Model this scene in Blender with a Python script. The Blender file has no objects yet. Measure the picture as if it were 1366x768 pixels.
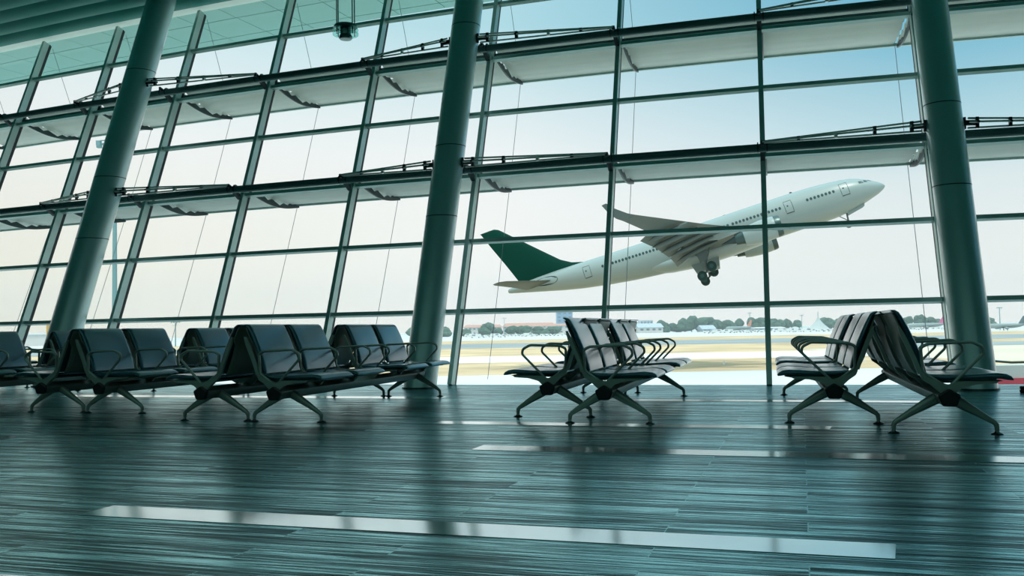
import bpy, bmesh, math, random
from mathutils import Vector, Matrix
random.seed(7)
S = bpy.context.scene
COL = S.collection
PI = math.pi
R = math.radians

# ------------------------------------------------------------------ camera
EYE = Vector((0, 0, .72))
FPX = 1217.5
PITCH, ROLL = .0454, -.01824
cp, sp, cr, sr = math.cos(PITCH), math.sin(PITCH), math.cos(ROLL), math.sin(ROLL)
_r = Vector((1, 0, 0)); _f = Vector((0, cp, sp)); _u = Vector((0, -sp, cp))
CR = cr * _r + sr * _u
CU = -sr * _r + cr * _u
cam_d = bpy.data.cameras.new('camera')
cam = bpy.data.objects.new('camera', cam_d)
COL.objects.link(cam)
cam_d.sensor_width = 36
cam_d.lens = FPX / 1366 * 36
cam_d.clip_end = 5000
cam_d.clip_start = .05
m = Matrix((CR, CU, -_f)).transposed().to_4x4()
m.translation = EYE
cam.matrix_world = m
S.camera = cam

# ------------------------------------------------------------------ world, sun, added fill lights, exposure
S.view_settings.view_transform = 'Standard'
S.view_settings.look = 'None'
S.view_settings.gamma = 1
S.view_settings.use_curve_mapping = False
S.view_settings.exposure = 0.0

SKY_STRENGTH = 1.07
w = bpy.data.worlds.new('sky'); S.world = w; w.use_nodes = True
nt = w.node_tree; nt.nodes.clear()
def N(t, **k):
    n = nt.nodes.new(t)
    for a, b in k.items(): setattr(n, a, b)
    return n
tc = N('ShaderNodeTexCoord'); sx = N('ShaderNodeSeparateXYZ')
nt.links.new(tc.outputs['Generated'], sx.inputs[0])
def ramp(tree, stops):
    r = tree.nodes.new('ShaderNodeValToRGB')
    e = r.color_ramp.elements
    e[0].position, e[0].color = stops[0][0], (*stops[0][1], 1)
    e[1].position, e[1].color = stops[-1][0], (*stops[-1][1], 1)
    for p, c in stops[1:-1]:
        q = e.new(p); q.color = (*c, 1)
    return r
rl = ramp(nt, [(0, (.97, .90, .72)), (.10, (.88, .86, .76)), (.20, (.87, .89, .88)), (.27, (.76, .86, .88)), (.34, (.60, .80, .84)), (.5, (.45, .72, .80)), (1, (.6, .85, .95))])
rr = ramp(nt, [(0, (1.02, 1.0, .94)), (.07, (.86, .87, .84)), (.14, (.72, .80, .82)), (.20, (.44, .66, .74)), (.28, (.19, .48, .63)), (.36, (.09, .36, .55)), (.5, (.15, .4, .55)), (1, (.6, .85, .95))])
rm = ramp(nt, [(0, (1.02, 1.0, .96)), (.12, (.92, .92, .90)), (.19, (.85, .88, .89)), (.25, (.66, .80, .84)), (.32, (.42, .68, .76)), (.5, (.33, .6, .72)), (1, (.6, .85, .95))])
for r_ in (rl, rr, rm): nt.links.new(sx.outputs[2], r_.inputs[0])
m1 = N('ShaderNodeMapRange'); m1.inputs[1].default_value = .0; m1.inputs[2].default_value = .40
m2 = N('ShaderNodeMapRange'); m2.inputs[1].default_value = -.45; m2.inputs[2].default_value = .0
nt.links.new(sx.outputs[0], m1.inputs[0]); nt.links.new(sx.outputs[0], m2.inputs[0])
x1 = N('ShaderNodeMixRGB'); x2 = N('ShaderNodeMixRGB')
nt.links.new(m2.outputs[0], x1.inputs[0]); nt.links.new(rl.outputs[0], x1.inputs[1]); nt.links.new(rm.outputs[0], x1.inputs[2])
nt.links.new(m1.outputs[0], x2.inputs[0]); nt.links.new(x1.outputs[0], x2.inputs[1]); nt.links.new(rr.outputs[0], x2.inputs[2])
bg = N('ShaderNodeBackground'); bg.inputs[1].default_value = SKY_STRENGTH
wo = N('ShaderNodeOutputWorld')
zs = N('ShaderNodeMapRange'); zs.inputs[1].default_value = .36; zs.inputs[2].default_value = .75; zs.inputs[3].default_value = SKY_STRENGTH; zs.inputs[4].default_value = 2.6
nt.links.new(sx.outputs[2], zs.inputs[0]); nt.links.new(zs.outputs[0], bg.inputs[1])
nt.links.new(x2.outputs[0], bg.inputs[0]); nt.links.new(bg.outputs[0], wo.inputs[0])

SUN_STRENGTH = 2.4
sun_d = bpy.data.lights.new('sun', 'SUN'); sun_d.energy = SUN_STRENGTH; sun_d.angle = R(6); sun_d.color = (1, .95, .86)
sun = bpy.data.objects.new('sun', sun_d); COL.objects.link(sun)
sun.rotation_euler = (R(18), R(6), 0)   # high, shining down over the roof onto the airfield

# hall frame: T runs along the glass wall, NN towards it
AH = R(-17.54)
T = Vector((math.cos(AH), math.sin(AH), 0)); NN = Vector((-math.sin(AH), math.cos(AH), 0))
def tn(t, n, z=0): return T * t + NN * n + Vector((0, 0, z))
def area(name, loc, rot, sx_, sy_, e, col):
    d = bpy.data.lights.new(name, 'AREA'); d.shape = 'RECTANGLE'; d.size = sx_; d.size_y = sy_; d.energy = e; d.color = col
    o = bpy.data.objects.new(name, d); COL.objects.link(o); o.location = loc; o.rotation_euler = rot
    return o
area('hall_overhead_fill', tn(-2, 1.5, 6.4), (0, 0, AH), 16, 5, 70, (.55, 1, .93))  # unseen area light added under the ceiling to brighten the hall
area('hall_rear_fill', tn(-3, -5, 6.4), (0, 0, AH), 16, 4, 110, (.55, 1, .92))  # added fill behind the camera, lifts bench and mullion fronts; no modelled fitting

# ------------------------------------------------------------------ materials
def mat(name, col, rough=.5, metal=0, spec=.5, coat=0, bump=None, var=None):
    m = bpy.data.materials.new(name); m.use_nodes = True
    t = m.node_tree; b = t.nodes['Principled BSDF']
    b.inputs['Base Color'].default_value = (*col, 1)
    b.inputs['Roughness'].default_value = rough
    b.inputs['Metallic'].default_value = metal
    b.inputs['Specular IOR Level'].default_value = spec
    b.inputs['Coat Weight'].default_value = coat; b.inputs['Coat Roughness'].default_value = .18
    tcn = t.nodes.new('ShaderNodeTexCoord')
    if var:
        sc, amt = var
        n = t.nodes.new('ShaderNodeTexNoise'); n.inputs['Scale'].default_value = sc; n.inputs['Detail'].default_value = 5
        t.links.new(tcn.outputs['Object'], n.inputs['Vector'])
        rp = ramp(t, [(.3, tuple(c * (1 - amt) for c in col)), (.7, tuple(min(1, c * (1 + amt)) for c in col))])
        t.links.new(n.outputs[0], rp.inputs[0]); t.links.new(rp.outputs[0], b.inputs['Base Color'])
    if bump:
        sc, st = bump
        n = t.nodes.new('ShaderNodeTexNoise'); n.inputs['Scale'].default_value = sc
        t.links.new(tcn.outputs['Object'], n.inputs['Vector'])
        bp = t.nodes.new('ShaderNodeBump'); bp.inputs['Strength'].default_value = st; bp.inputs['Distance'].default_value = .01
        t.links.new(n.outputs[0], bp.inputs['Height']); t.links.new(bp.outputs[0], b.inputs['Normal'])
    return m
M = {}
M['leather'] = mat('dark_leather', (.006, .045, .070), .30, 0, 1.0, coat=.9, bump=(90, .06))
M['leather'].node_tree.nodes['Principled BSDF'].inputs['Specular Tint'].default_value = (.35, .85, 1, 1)
M['shell'] = mat('grey_shell', (.17, .215, .175), .45, .1, .5)
M['alu'] = mat('cast_aluminium', (.30, .36, .31), .36, .35, .5, var=(4, .12))
M['beam'] = mat('beam_metal', (.17, .22, .19), .42, .35, .5)
M['black'] = mat('black_plastic', (.006, .009, .009), .45)
M['chrome'] = mat('glider_metal', (.12, .15, .15), .2, .9)
M['frame'] = mat('mullion_paint', (.42, .56, .52), .36, .4, .5, var=(2, .06))
M['gasket'] = mat('gasket', (.01, .015, .02), .6)
M['tube'] = mat('tube_paint', (.05, .13, .125), .5, .1)
M['rod'] = mat('stainless_rod', (.62, .68, .62), .35, .7)
M['darkmetal'] = mat('dark_metal', (.03, .05, .05), .4, .6)
M['column'] = mat('column_paint', (.34, .52, .51), .36, .35, .8, coat=1, var=(.8, .05))
M['louver'] = mat('sunshade_paint', (.84, .85, .75), .5, 0, .4, var=(1.5, .06))
M['soffit'] = mat('soffit_panel', (.30, .60, .53), .6)
M['ceiling'] = mat('ceiling_panel', (.014, .25, .21), .6, 0, .15)
M['wallm'] = mat('hall_wall', (.10, .22, .21), .7)
M['headm'] = mat('head_panel', (.75, .88, .78), .5)
M['wire'] = mat('wire_steel', (.3, .36, .4), .4, .5)
M['white'] = mat('aircraft_white', (.235, .285, .265), .36, 0, .5, var=(.15, .03))
M['wingm'] = mat('aircraft_grey', (.085, .11, .10), .5, 0, .3, var=(.3, .08))
M['green'] = mat('aircraft_green', (.001, .038, .025), .6, 0, .08)
M['plane_dark'] = mat('aircraft_dark', (.01, .03, .028), .4)
M['nozzle'] = mat('nozzle_metal', (.05, .08, .075), .35, .7)
M['tyre'] = mat('tyre', (.006, .03, .025), .8)
M['hub'] = mat('wheel_hub', (.02, .07, .06), .4, .4)
M['line'] = mat('panel_line', (.02, .03, .03), .6)
M['concrete'] = mat('apron_concrete', (.56, .545, .52), .8, 0, .2, var=(.03, .06))
M['taxi'] = mat('taxiway_concrete', (.70, .68, .64), .8, 0, .2, var=(.02, .05))
M['asphalt'] = mat('runway_asphalt', (.27, .29, .285), .9, 0, .2, var=(.03, .12))
M['grass'] = mat('dry_grass', (.52, .38, .235), .95, 0, .1, var=(.06, .22))
M['tan'] = mat('tan_concrete', (.58, .49, .38), .85, 0, .2, var=(.03, .06))
M['tree'] = mat('tree_leaves', (.05, .11, .07), .9, 0, .1, var=(.12, .35))
M['trunk'] = mat('tree_bark', (.10, .07, .05), .9)
M['bwall'] = mat('building_wall', (.62, .60, .56), .8)
M['bwin'] = mat('building_window', (.12, .17, .2), .4)
M['broof'] = mat('building_roof', (.50, .25, .18), .8)
M['bgrey'] = mat('building_grey', (.40, .46, .50), .7)
M['tower'] = mat('tower_cladding', (.20, .36, .52), .4)
M['tent'] = mat('tent_fabric', (.42, .46, .44), .6)
M['orange'] = mat('orange_tail', (.75, .22, .10), .5)
M['pink'] = mat('magenta_tail', (.62, .08, .26), .5)
M['tailgrey'] = mat('dark_tail', (.08, .13, .14), .5)
M['red'] = mat('red_band', (.52, .06, .09), .6, var=(3, .15))
M['barrier'] = mat('barrier_panel', (.52, .56, .54), .6, var=(2, .05))
M['yellow'] = mat('yellow_cladding', (.75, .5, .16), .6)
M['vehicle'] = mat('vehicle_white', (.75, .75, .72), .4)
M['vehicle2'] = mat('vehicle_dark', (.12, .16, .2), .4)
M['mast'] = mat('mast_steel', (.16, .30, .32), .6)
M['lampm'] = mat('lamp_metal', (.12, .22, .21), .3, .7)

def glass_mat(name, tint, fres=1.45):
    m = bpy.data.materials.new(name); m.use_nodes = True; t = m.node_tree; t.nodes.clear()
    tr = t.nodes.new('ShaderNodeBsdfTransparent'); tr.inputs[0].default_value = (*tint, 1)
    gl = t.nodes.new('ShaderNodeBsdfGlossy'); gl.inputs['Roughness'].default_value = .02
    lw = t.nodes.new('ShaderNodeLayerWeight'); pw = t.nodes.new('ShaderNodeMath'); pw.operation = 'POWER'; pw.inputs[1].default_value = 5
    fr = t.nodes.new('ShaderNodeMapRange'); fr.inputs[3].default_value = fres; fr.inputs[4].default_value = .8
    t.links.new(lw.outputs['Facing'], pw.inputs[0]); t.links.new(pw.outputs[0], fr.inputs[0])
    mx = t.nodes.new('ShaderNodeMixShader'); o = t.nodes.new('ShaderNodeOutputMaterial')
    t.links.new(fr.outputs[0], mx.inputs[0]); t.links.new(tr.outputs[0], mx.inputs[1]); t.links.new(gl.outputs[0], mx.inputs[2]); t.links.new(mx.outputs[0], o.inputs[0])
    return m
M['glass'] = glass_mat('window_glass', (.985, .995, .992), .012)
M['lampglass'] = glass_mat('lamp_glass', (.65, .9, .86), .06)

def floor_mat():
    m = bpy.data.materials.new('streaked_plank_floor'); m.use_nodes = True; t = m.node_tree; b = t.nodes['Principled BSDF']
    L = t.links.new
    tcn = t.nodes.new('ShaderNodeTexCoord')
    mp = t.nodes.new('ShaderNodeMapping'); mp.inputs['Rotation'].default_value = (0, 0, -AH); mp.vector_type = 'POINT'
    L(tcn.outputs['Object'], mp.inputs[0])
    br = t.nodes.new('ShaderNodeTexBrick'); br.offset = .37; br.offset_frequency = 2
    br.inputs['Scale'].default_value = 1; br.inputs['Brick Width'].default_value = 1.3; br.inputs['Row Height'].default_value = .16
    br.inputs['Mortar Size'].default_value = .0022; br.inputs['Mortar Smooth'].default_value = .1
    br.inputs['Color1'].default_value = (.25, .25, .25, 1); br.inputs['Color2'].default_value = (.75, .75, .75, 1); br.inputs['Mortar'].default_value = (.5, .5, .5, 1)
    L(mp.outputs[0], br.inputs['Vector'])
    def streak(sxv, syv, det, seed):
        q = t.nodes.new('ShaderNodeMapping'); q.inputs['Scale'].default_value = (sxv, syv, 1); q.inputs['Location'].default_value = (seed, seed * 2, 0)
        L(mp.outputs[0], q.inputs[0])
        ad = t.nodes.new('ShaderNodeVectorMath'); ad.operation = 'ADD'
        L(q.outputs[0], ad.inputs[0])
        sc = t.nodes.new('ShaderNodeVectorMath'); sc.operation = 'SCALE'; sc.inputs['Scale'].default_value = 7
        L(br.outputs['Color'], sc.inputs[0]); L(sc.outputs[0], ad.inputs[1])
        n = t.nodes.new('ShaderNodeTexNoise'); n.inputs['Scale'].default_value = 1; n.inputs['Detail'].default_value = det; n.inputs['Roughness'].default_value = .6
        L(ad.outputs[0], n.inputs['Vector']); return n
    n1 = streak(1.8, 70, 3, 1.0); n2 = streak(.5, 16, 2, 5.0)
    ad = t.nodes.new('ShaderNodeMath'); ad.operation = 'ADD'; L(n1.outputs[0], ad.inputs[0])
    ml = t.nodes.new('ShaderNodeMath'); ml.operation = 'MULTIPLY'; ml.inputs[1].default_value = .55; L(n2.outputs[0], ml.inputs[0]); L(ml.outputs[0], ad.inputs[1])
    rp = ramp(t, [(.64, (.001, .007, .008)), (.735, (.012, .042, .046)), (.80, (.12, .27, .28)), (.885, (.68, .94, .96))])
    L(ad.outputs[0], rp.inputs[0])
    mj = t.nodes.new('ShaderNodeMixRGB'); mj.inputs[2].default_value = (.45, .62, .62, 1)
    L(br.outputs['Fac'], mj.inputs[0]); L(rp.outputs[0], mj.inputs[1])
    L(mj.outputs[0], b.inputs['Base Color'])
    rr2 = t.nodes.new('ShaderNodeMapRange'); rr2.inputs[1].default_value = .6; rr2.inputs[2].default_value = .9; rr2.inputs[3].default_value = .40; rr2.inputs[4].default_value = .20
    L(ad.outputs[0], rr2.inputs[0]); L(rr2.outputs[0], b.inputs['Roughness'])
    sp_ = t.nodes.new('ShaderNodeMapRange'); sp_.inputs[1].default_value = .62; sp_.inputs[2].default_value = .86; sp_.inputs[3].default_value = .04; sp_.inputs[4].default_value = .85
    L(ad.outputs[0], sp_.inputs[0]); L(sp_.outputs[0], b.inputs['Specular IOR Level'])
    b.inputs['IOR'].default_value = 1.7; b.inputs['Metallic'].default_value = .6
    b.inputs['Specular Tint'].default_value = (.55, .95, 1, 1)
    bp = t.nodes.new('ShaderNodeBump'); bp.inputs['Strength'].default_value = .25; bp.inputs['Distance'].default_value = .002
    L(ad.outputs[0], bp.inputs['Height']); L(bp.outputs[0], b.inputs['Normal'])
    return m
M['floor'] = floor_mat()
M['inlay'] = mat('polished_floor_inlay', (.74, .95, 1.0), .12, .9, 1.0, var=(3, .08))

# ------------------------------------------------------------------ mesh helpers
def tag(o, label=None, cat=None, group=None, kind=None):
    if label: o['label'] = label
    if cat: o['category'] = cat
    if group: o['group'] = group
    if kind: o['kind'] = kind
    return o
def obj(name, bm, material, parent=None, smooth=None):
    me = bpy.data.meshes.new(name)
    bmesh.ops.recalc_face_normals(bm, faces=bm.faces)
    bm.to_mesh(me); bm.free()
    for mm in (material if isinstance(material, (list, tuple)) else [material]): me.materials.append(mm)
    if smooth is not None:
        for p in me.polygons: p.use_smooth = True
        try: me.set_sharp_from_angle(angle=R(smooth))
        except Exception: pass
    o = bpy.data.objects.new(name, me); COL.objects.link(o)
    if parent: o.parent = parent
    return o
def empty(name, loc=(0, 0, 0), rz=0):
    o = bpy.data.objects.new(name, None); COL.objects.link(o); o.location = loc; o.rotation_euler = (0, 0, rz)
    o.empty_display_size = .2
    return o
def struct(o): o['kind'] = 'structure'; return o
def copy_tree(o, parent=None):
    c = o.copy(); COL.objects.link(c)
    if parent: c.parent = parent
    for ch in list(o.children): copy_tree(ch, c)
    return c
def hexa(bm, pts, mi=0):
    vs = [bm.verts.new(p) for p in pts]
    for f in ((0, 1, 2, 3), (7, 6, 5, 4), (0, 4, 5, 1), (1, 5, 6, 2), (2, 6, 7, 3), (3, 7, 4, 0)):
        bm.faces.new([vs[i] for i in f]).material_index = mi
def box(bm, lo, hi, mi=0):
    (x0, y0, z0), (x1, y1, z1) = lo, hi
    hexa(bm, [(x0, y0, z0), (x1, y0, z0), (x1, y1, z0), (x0, y1, z0), (x0, y0, z1), (x1, y0, z1), (x1, y1, z1), (x0, y1, z1)], mi)
def bar(bm, a, b, u, wu, v, wv, mi=0):
    """beam of rectangular section from a to b; u, v section axes with half widths"""
    a, b, u, v = Vector(a), Vector(b), Vector(u) * wu, Vector(v) * wv
    hexa(bm, [a - u - v, a + u - v, a + u + v, a - u + v, b - u - v, b + u - v, b + u + v, b - u + v], mi)
def ring_frame(d):
    d = d.normalized(); h = Vector((0, 0, 1)) if abs(d.z) < .9 else Vector((1, 0, 0))
    u = d.cross(h).normalized(); return u, u.cross(d).normalized()
def tube(bm, pts, rad, n=10, closed=False, mi=0, cap=True):
    pts = [Vector(p) for p in pts]; rings = []
    k = len(pts); rads = rad if isinstance(rad, (list, tuple)) else [rad] * k
    pu = None
    for i, p in enumerate(pts):
        if closed: d = (pts[(i + 1) % k] - pts[i - 1])
        else: d = (pts[min(i + 1, k - 1)] - pts[max(i - 1, 0)])
        if pu is None: u, v = ring_frame(d)
        else:
            dn = d.normalized(); u = (pu - dn * pu.dot(dn)).normalized(); v = u.cross(dn)
        pu = u
        rings.append([bm.verts.new(p + (u * math.cos(2 * PI * j / n) + v * math.sin(2 * PI * j / n)) * rads[i]) for j in range(n)])
    for i in range(k if closed else k - 1):
        A_, B_ = rings[i], rings[(i + 1) % k]
        for j in range(n): bm.faces.new((A_[j], A_[(j + 1) % n], B_[(j + 1) % n], B_[j])).material_index = mi
    if cap and not closed:
        bm.faces.new(rings[0]).material_index = mi; bm.faces.new(rings[-1]).material_index = mi
def loft(bm, rings, cap=True, mi=0):
    rs = [[bm.verts.new(p) for p in r] for r in rings]; n = len(rs[0])
    for a, b in zip(rs, rs[1:]):
        for j in range(n): bm.faces.new((a[j], a[(j + 1) % n], b[(j + 1) % n], b[j])).material_index = mi
    if cap: bm.faces.new(rs[0]).material_index = mi; bm.faces.new(rs[-1]).material_index = mi
def lathe(bm, prof, c=(0, 0, 0), n=24, mi=0):
    """profile (r, z) revolved about z"""
    c = Vector(c)
    loft(bm, [[c + Vector((max(r, 1e-4) * math.cos(2 * PI * j / n), max(r, 1e-4) * math.sin(2 * PI * j / n), z)) for j in range(n)] for r, z in prof], mi=mi)
def prism_y(bm, poly, y0, y1, mi=0):
    loft(bm, [[(x, y0, z) for x, z in poly], [(x, y1, z) for x, z in poly]], mi=mi)
def NB(): return bmesh.new()
def fillet(poly, r, n=4, closed=True):
    out = []; k = len(poly)
    for i in range(k):
        p = Vector(poly[i])
        if not closed and i in (0, k - 1): out.append(tuple(p)); continue
        a = Vector(poly[i - 1]); b = Vector(poly[(i + 1) % k])
        ra = min(r, (a - p).length * .45); rb = min(r, (b - p).length * .45); rr_ = min(ra, rb)
        pa = p + (a - p).normalized() * rr_; pb = p + (b - p).normalized() * rr_
        for j in range(n + 1):
            s = j / n; out.append(tuple((1 - s) ** 2 * pa + 2 * s * (1 - s) * p + s * s * pb))
    return out

# ------------------------------------------------------------------ the glass wall: base line of the mullions and its lean
LEAN = math.tan(R(19.73))
PB = [(-10.2553, 15.8986), (-8.3984, 15.0758), (-6.5293, 14.2814), (-4.6466, 13.5197), (-2.7492, 12.7952), (-.8364, 12.1125), (1.0923, 11.4761), (3.037, 10.8907), (4.9977, 10.361), (6.9738, 9.892)]
AD = [-24.3, -23.49, -22.56, -21.49, -20.30, -18.98, -17.54, -15.97, -14.27, -12.44]
BAY = 2.031
base = {i: Vector((*p, 0)) for i, p in enumerate(PB)}; ang = {i: R(a) for i, a in enumerate(AD)}
for i in range(-1, -5, -1):
    ang[i] = ang[i + 1] - R(.7); a = (ang[i] + ang[i + 1]) / 2
    base[i] = base[i + 1] - BAY * Vector((math.cos(a), math.sin(a), 0))
for i in range(10, 14):
    ang[i] = ang[i - 1] + R(1.2); a = (ang[i] + ang[i - 1]) / 2
    base[i] = base[i - 1] + BAY * Vector((math.cos(a), math.sin(a), 0))
I0, I1 = -4, 13
def nrm(i): return Vector((-math.sin(ang[i]), math.cos(ang[i]), 0))
def tan_(i): return Vector((math.cos(ang[i]), math.sin(ang[i]), 0))
def G(i, h, o=0.0): return base[i] + nrm(i) * (h * LEAN + o) + Vector((0, 0, h))
def pnrm(i):   # normal of the leaning pane
    u = (nrm(i) * LEAN + Vector((0, 0, 1))).normalized()
    return tan_(i).cross(u) * -1
LV = [0, .986, 1.975, 2.955, 3.946, 4.86, 5.835, 6.74]
ZC = 6.74

# floor follows the foot of the glass wall
def poly_slab(name, pts, z0, z1, material):
    bm = NB(); loft(bm, [[(p[0], p[1], z0) for p in pts], [(p[0], p[1], z1) for p in pts]])
    return obj(name, bm, material)
front = [base[i] + nrm(i) * .12 for i in range(I0, I1 + 1)]
backL, backR = front[0] - NN * 27, front[-1] - NN * 26
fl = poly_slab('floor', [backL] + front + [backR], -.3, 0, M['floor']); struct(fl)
# ceiling: shallow pillowed panels running along the hall
bm = NB()
nrows = 58; stepN = .46
def ceil_line(i, n): return G(i, ZC) - nrm(i) * .29 - NN * n
prev = None
for rI in range(nrows * 4 + 1):
    n = rI * stepN / 4; ph = (rI % 4) / 4
    z = .02 if rI % 4 == 0 else -.02 - .022 * math.sin(PI * ph)
    row = [bm.verts.new(ceil_line(i, n) + Vector((0, 0, z))) for i in range(I0, I1 + 1)]
    if prev:
        for a in range(len(row) - 1): bm.faces.new((prev[a], prev[a + 1], row[a + 1], row[a]))
    prev = row
ce = obj('ceiling', bm, M['ceiling'], smooth=25); struct(ce)
md = ce.modifiers.new('thick', 'SOLIDIFY'); md.thickness = .12; md.offset = -1 if True else 1
# walls closing the hall out of frame
def wall(name, a, b, z1=6.8):
    bm = NB(); d = (b - a).normalized(); s = Vector((-d.y, d.x, 0)) * .1
    hexa(bm, [a - s, b - s, b + s, a + s] + [p + Vector((0, 0, z1)) for p in (a - s, b - s, b + s, a + s)])
    return struct(obj(name, bm, M['wallm']))
wall('wall_back', backL, backR)
wall('wall_left', backL, front[0] - NN * .3)
wall('wall_right', backR, front[-1] - NN * .3)

# windows: one per bay, panes and transoms as parts; mullions as trims
wn = 0
for i in range(I0, I1):
    wn += 1
    t0, t1 = tan_(i), tan_(i + 1)
    win = empty('window_%d' % wn, G(i, 0) * .5 + G(i + 1, 0) * .5); struct(win)
    inv = -win.location
    bay_t = (base[i + 1] - base[i]).normalized(); up = (nrm(i) * LEAN + Vector((0, 0, 1))).normalized(); on = bay_t.cross(up).normalized() * -1
    if on.dot(nrm(i)) < 0: on = -on
    for k in range(7):
        bm = NB(); a, b = G(i, LV[k]) + inv, G(i + 1, LV[k]) + inv; c, d = G(i + 1, LV[k + 1]) + inv, G(i, LV[k + 1]) + inv
        s0, s1 = on * .075, on * .095
        hexa(bm, [a + s0, b + s0, c + s0, d + s0, a + s1, b + s1, c + s1, d + s1])
        obj('pane', bm, M['glass'], win)
    for k in (1, 2, 3, 4, 5, 6):
        bm = NB(); hh = .028
        lift = Vector()
        bar(bm, G(i, LV[k]) + inv + on * .04 + lift, G(i + 1, LV[k]) + inv + on * .04 + lift, up, hh, on, .035)
        o = obj('transom', bm, M['frame'], win)
# mullions
for q, i in enumerate(range(I0, I1 + 1)):
    up = (nrm(i) * LEAN + Vector((0, 0, 1))).normalized(); on = tan_(i).cross(up) * -1
    if on.dot(nrm(i)) < 0: on = -on
    root = empty('trim_%d' % (q + 1), G(i, 0)); struct(root); inv = -G(i, 0)
    bm = NB(); a, b = G(i, .0) + inv, G(i, ZC - .10) + inv
    bar(bm, a + on * .015, b + on * .015, tan_(i), .030, on, .062)
    obj('mullion', bm, M['frame'], root)
    bm = NB(); bar(bm, a + on * .095, b + on * .095, tan_(i), .033, on, .018)
    bar(bm, a + on * .13, b + on * .13, tan_(i), .018, on, .012)
    obj('gasket', bm, M['gasket'], root)
# head beam and roof overhang
SO = 2.15
bm = NB(); bm2 = NB(); bm3 = NB(); bm4 = NB()
for i in range(I0, I1):
    a, b = G(i, ZC), G(i + 1, ZC)
    n0, n1 = nrm(i), nrm(i + 1)
    z = Vector((0, 0, 1))
    hexa(bm, [a - n0 * .26 - z * .07, b - n1 * .26 - z * .07, b + n1 * .16 - z * .02, a + n0 * .16 - z * .02,
              a - n0 * .26 + z * .12, b - n1 * .26 + z * .12, b + n1 * .16 + z * .12, a + n0 * .16 + z * .12])
    hexa(bm4, [a - n0 * .32 - z * .10, b - n1 * .32 - z * .10, b - n1 * .265 - z * .10, a - n0 * .265 - z * .10,
               a - n0 * .32 + z * .02, b - n1 * .32 + z * .02, b - n1 * .265 + z * .02, a - n0 * .265 + z * .02])
    for s in (0, .5):     # overhang panels, half a bay each with an open joint between
        def pt(s_, o_, zz): return (a + n0 * o_) * (1 - s_) + (b + n1 * o_) * s_ + z * zz
        s0, s1 = s + .004, s + .496
        for (o0, o1, za, zb) in ((.17, .95, .10, .10), (.97, SO - .3, .10, .10), (SO - .28, SO, .10, .10)):
            hexa(bm2, [pt(s0, o0, za), pt(s1, o0, za), pt(s1, o1, zb), pt(s0, o1, zb), pt(s0, o0, za + .05), pt(s1, o0, za + .05), pt(s1, o1, zb + .05), pt(s0, o1, zb + .05)])
    hexa(bm3, [a + n0 * .17 + z * .17, b + n1 * .17 + z * .17, b + n1 * SO + z * .17, a + n0 * SO + z * .17,
               a + n0 * .17 + z * .35, b + n1 * .17 + z * .35, b + n1 * SO + z * .35, a + n0 * SO + z * .35])
hd = struct(obj('trim_19', bm, M['headm']))
struct(obj('trim_20', bm4, M['darkmetal']))
struct(obj('trim_21', bm2, M['soffit']))
struct(obj('trim_22', bm3, M['darkmetal']))

# pale inlay strips in the floor
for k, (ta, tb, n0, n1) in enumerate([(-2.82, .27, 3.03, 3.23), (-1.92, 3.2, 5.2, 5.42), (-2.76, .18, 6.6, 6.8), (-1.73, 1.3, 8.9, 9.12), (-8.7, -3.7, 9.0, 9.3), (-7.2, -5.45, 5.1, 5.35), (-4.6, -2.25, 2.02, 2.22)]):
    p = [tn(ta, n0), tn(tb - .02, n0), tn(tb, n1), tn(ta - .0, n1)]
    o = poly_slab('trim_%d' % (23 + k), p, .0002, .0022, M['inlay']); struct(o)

# ------------------------------------------------------------------ columns
def column(i, t_off, n_off, rad, label):
    foot = base[i] + nrm(i) * n_off + tan_(i) * t_off
    root = empty('column', foot); tag(root, label, 'column', 'slanted round columns')
    tl = math.tan(R(19)); nv = nrm(i)
    def ax(h): return nv * (h * tl) + Vector((0, 0, h))
    def ring(h, r, n=48): # horizontal cut of a leaning round shaft
        c = ax(h); u = tan_(i); out = []
        for j in range(n):
            a = 2 * PI * j / n
            out.append(c + u * (r * math.cos(a)) + nv * (r * math.sin(a) / math.cos(R(19))))
        return out
    bm = NB(); hs = [0, 1.02, 1.026, 3.26, 3.266, 5.18, 5.186, 6.66]
    loft(bm, [ring(h, rad) for h in (0, 2.0, 4.0, 6.66)])
    obj('shaft', bm, M['column'], root, smooth=40)
    for h in (2.26, 3.28, 5.19):
        bm = NB(); loft(bm, [ring(h, rad + .0015), ring(h + .012, rad + .0015)]); obj('joint_seam', bm, M['gasket'], root, smooth=40)
    bm = NB(); loft(bm, [ring(.0005, rad + .012), ring(.02, rad + .012)]); obj('base_ring', bm, M['darkmetal'], root, smooth=40)
    return foot, tl
COLS = {2: (-.13, -.72, .235), 5: (-.17, -.60, .21), 8: (.05, -.74, .205)}
cfoot = {}
for i, lb in ((2, 'round slanted steel column left of centre, behind the leftmost bench groups'), (5, 'round slanted steel column in the middle of the glass wall'), (8, 'round slanted steel column at the right, behind the right pair of benches')):
    to, no, rd = COLS[i]
    cfoot[i] = column(i, to, no, rd, lb)

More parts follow.
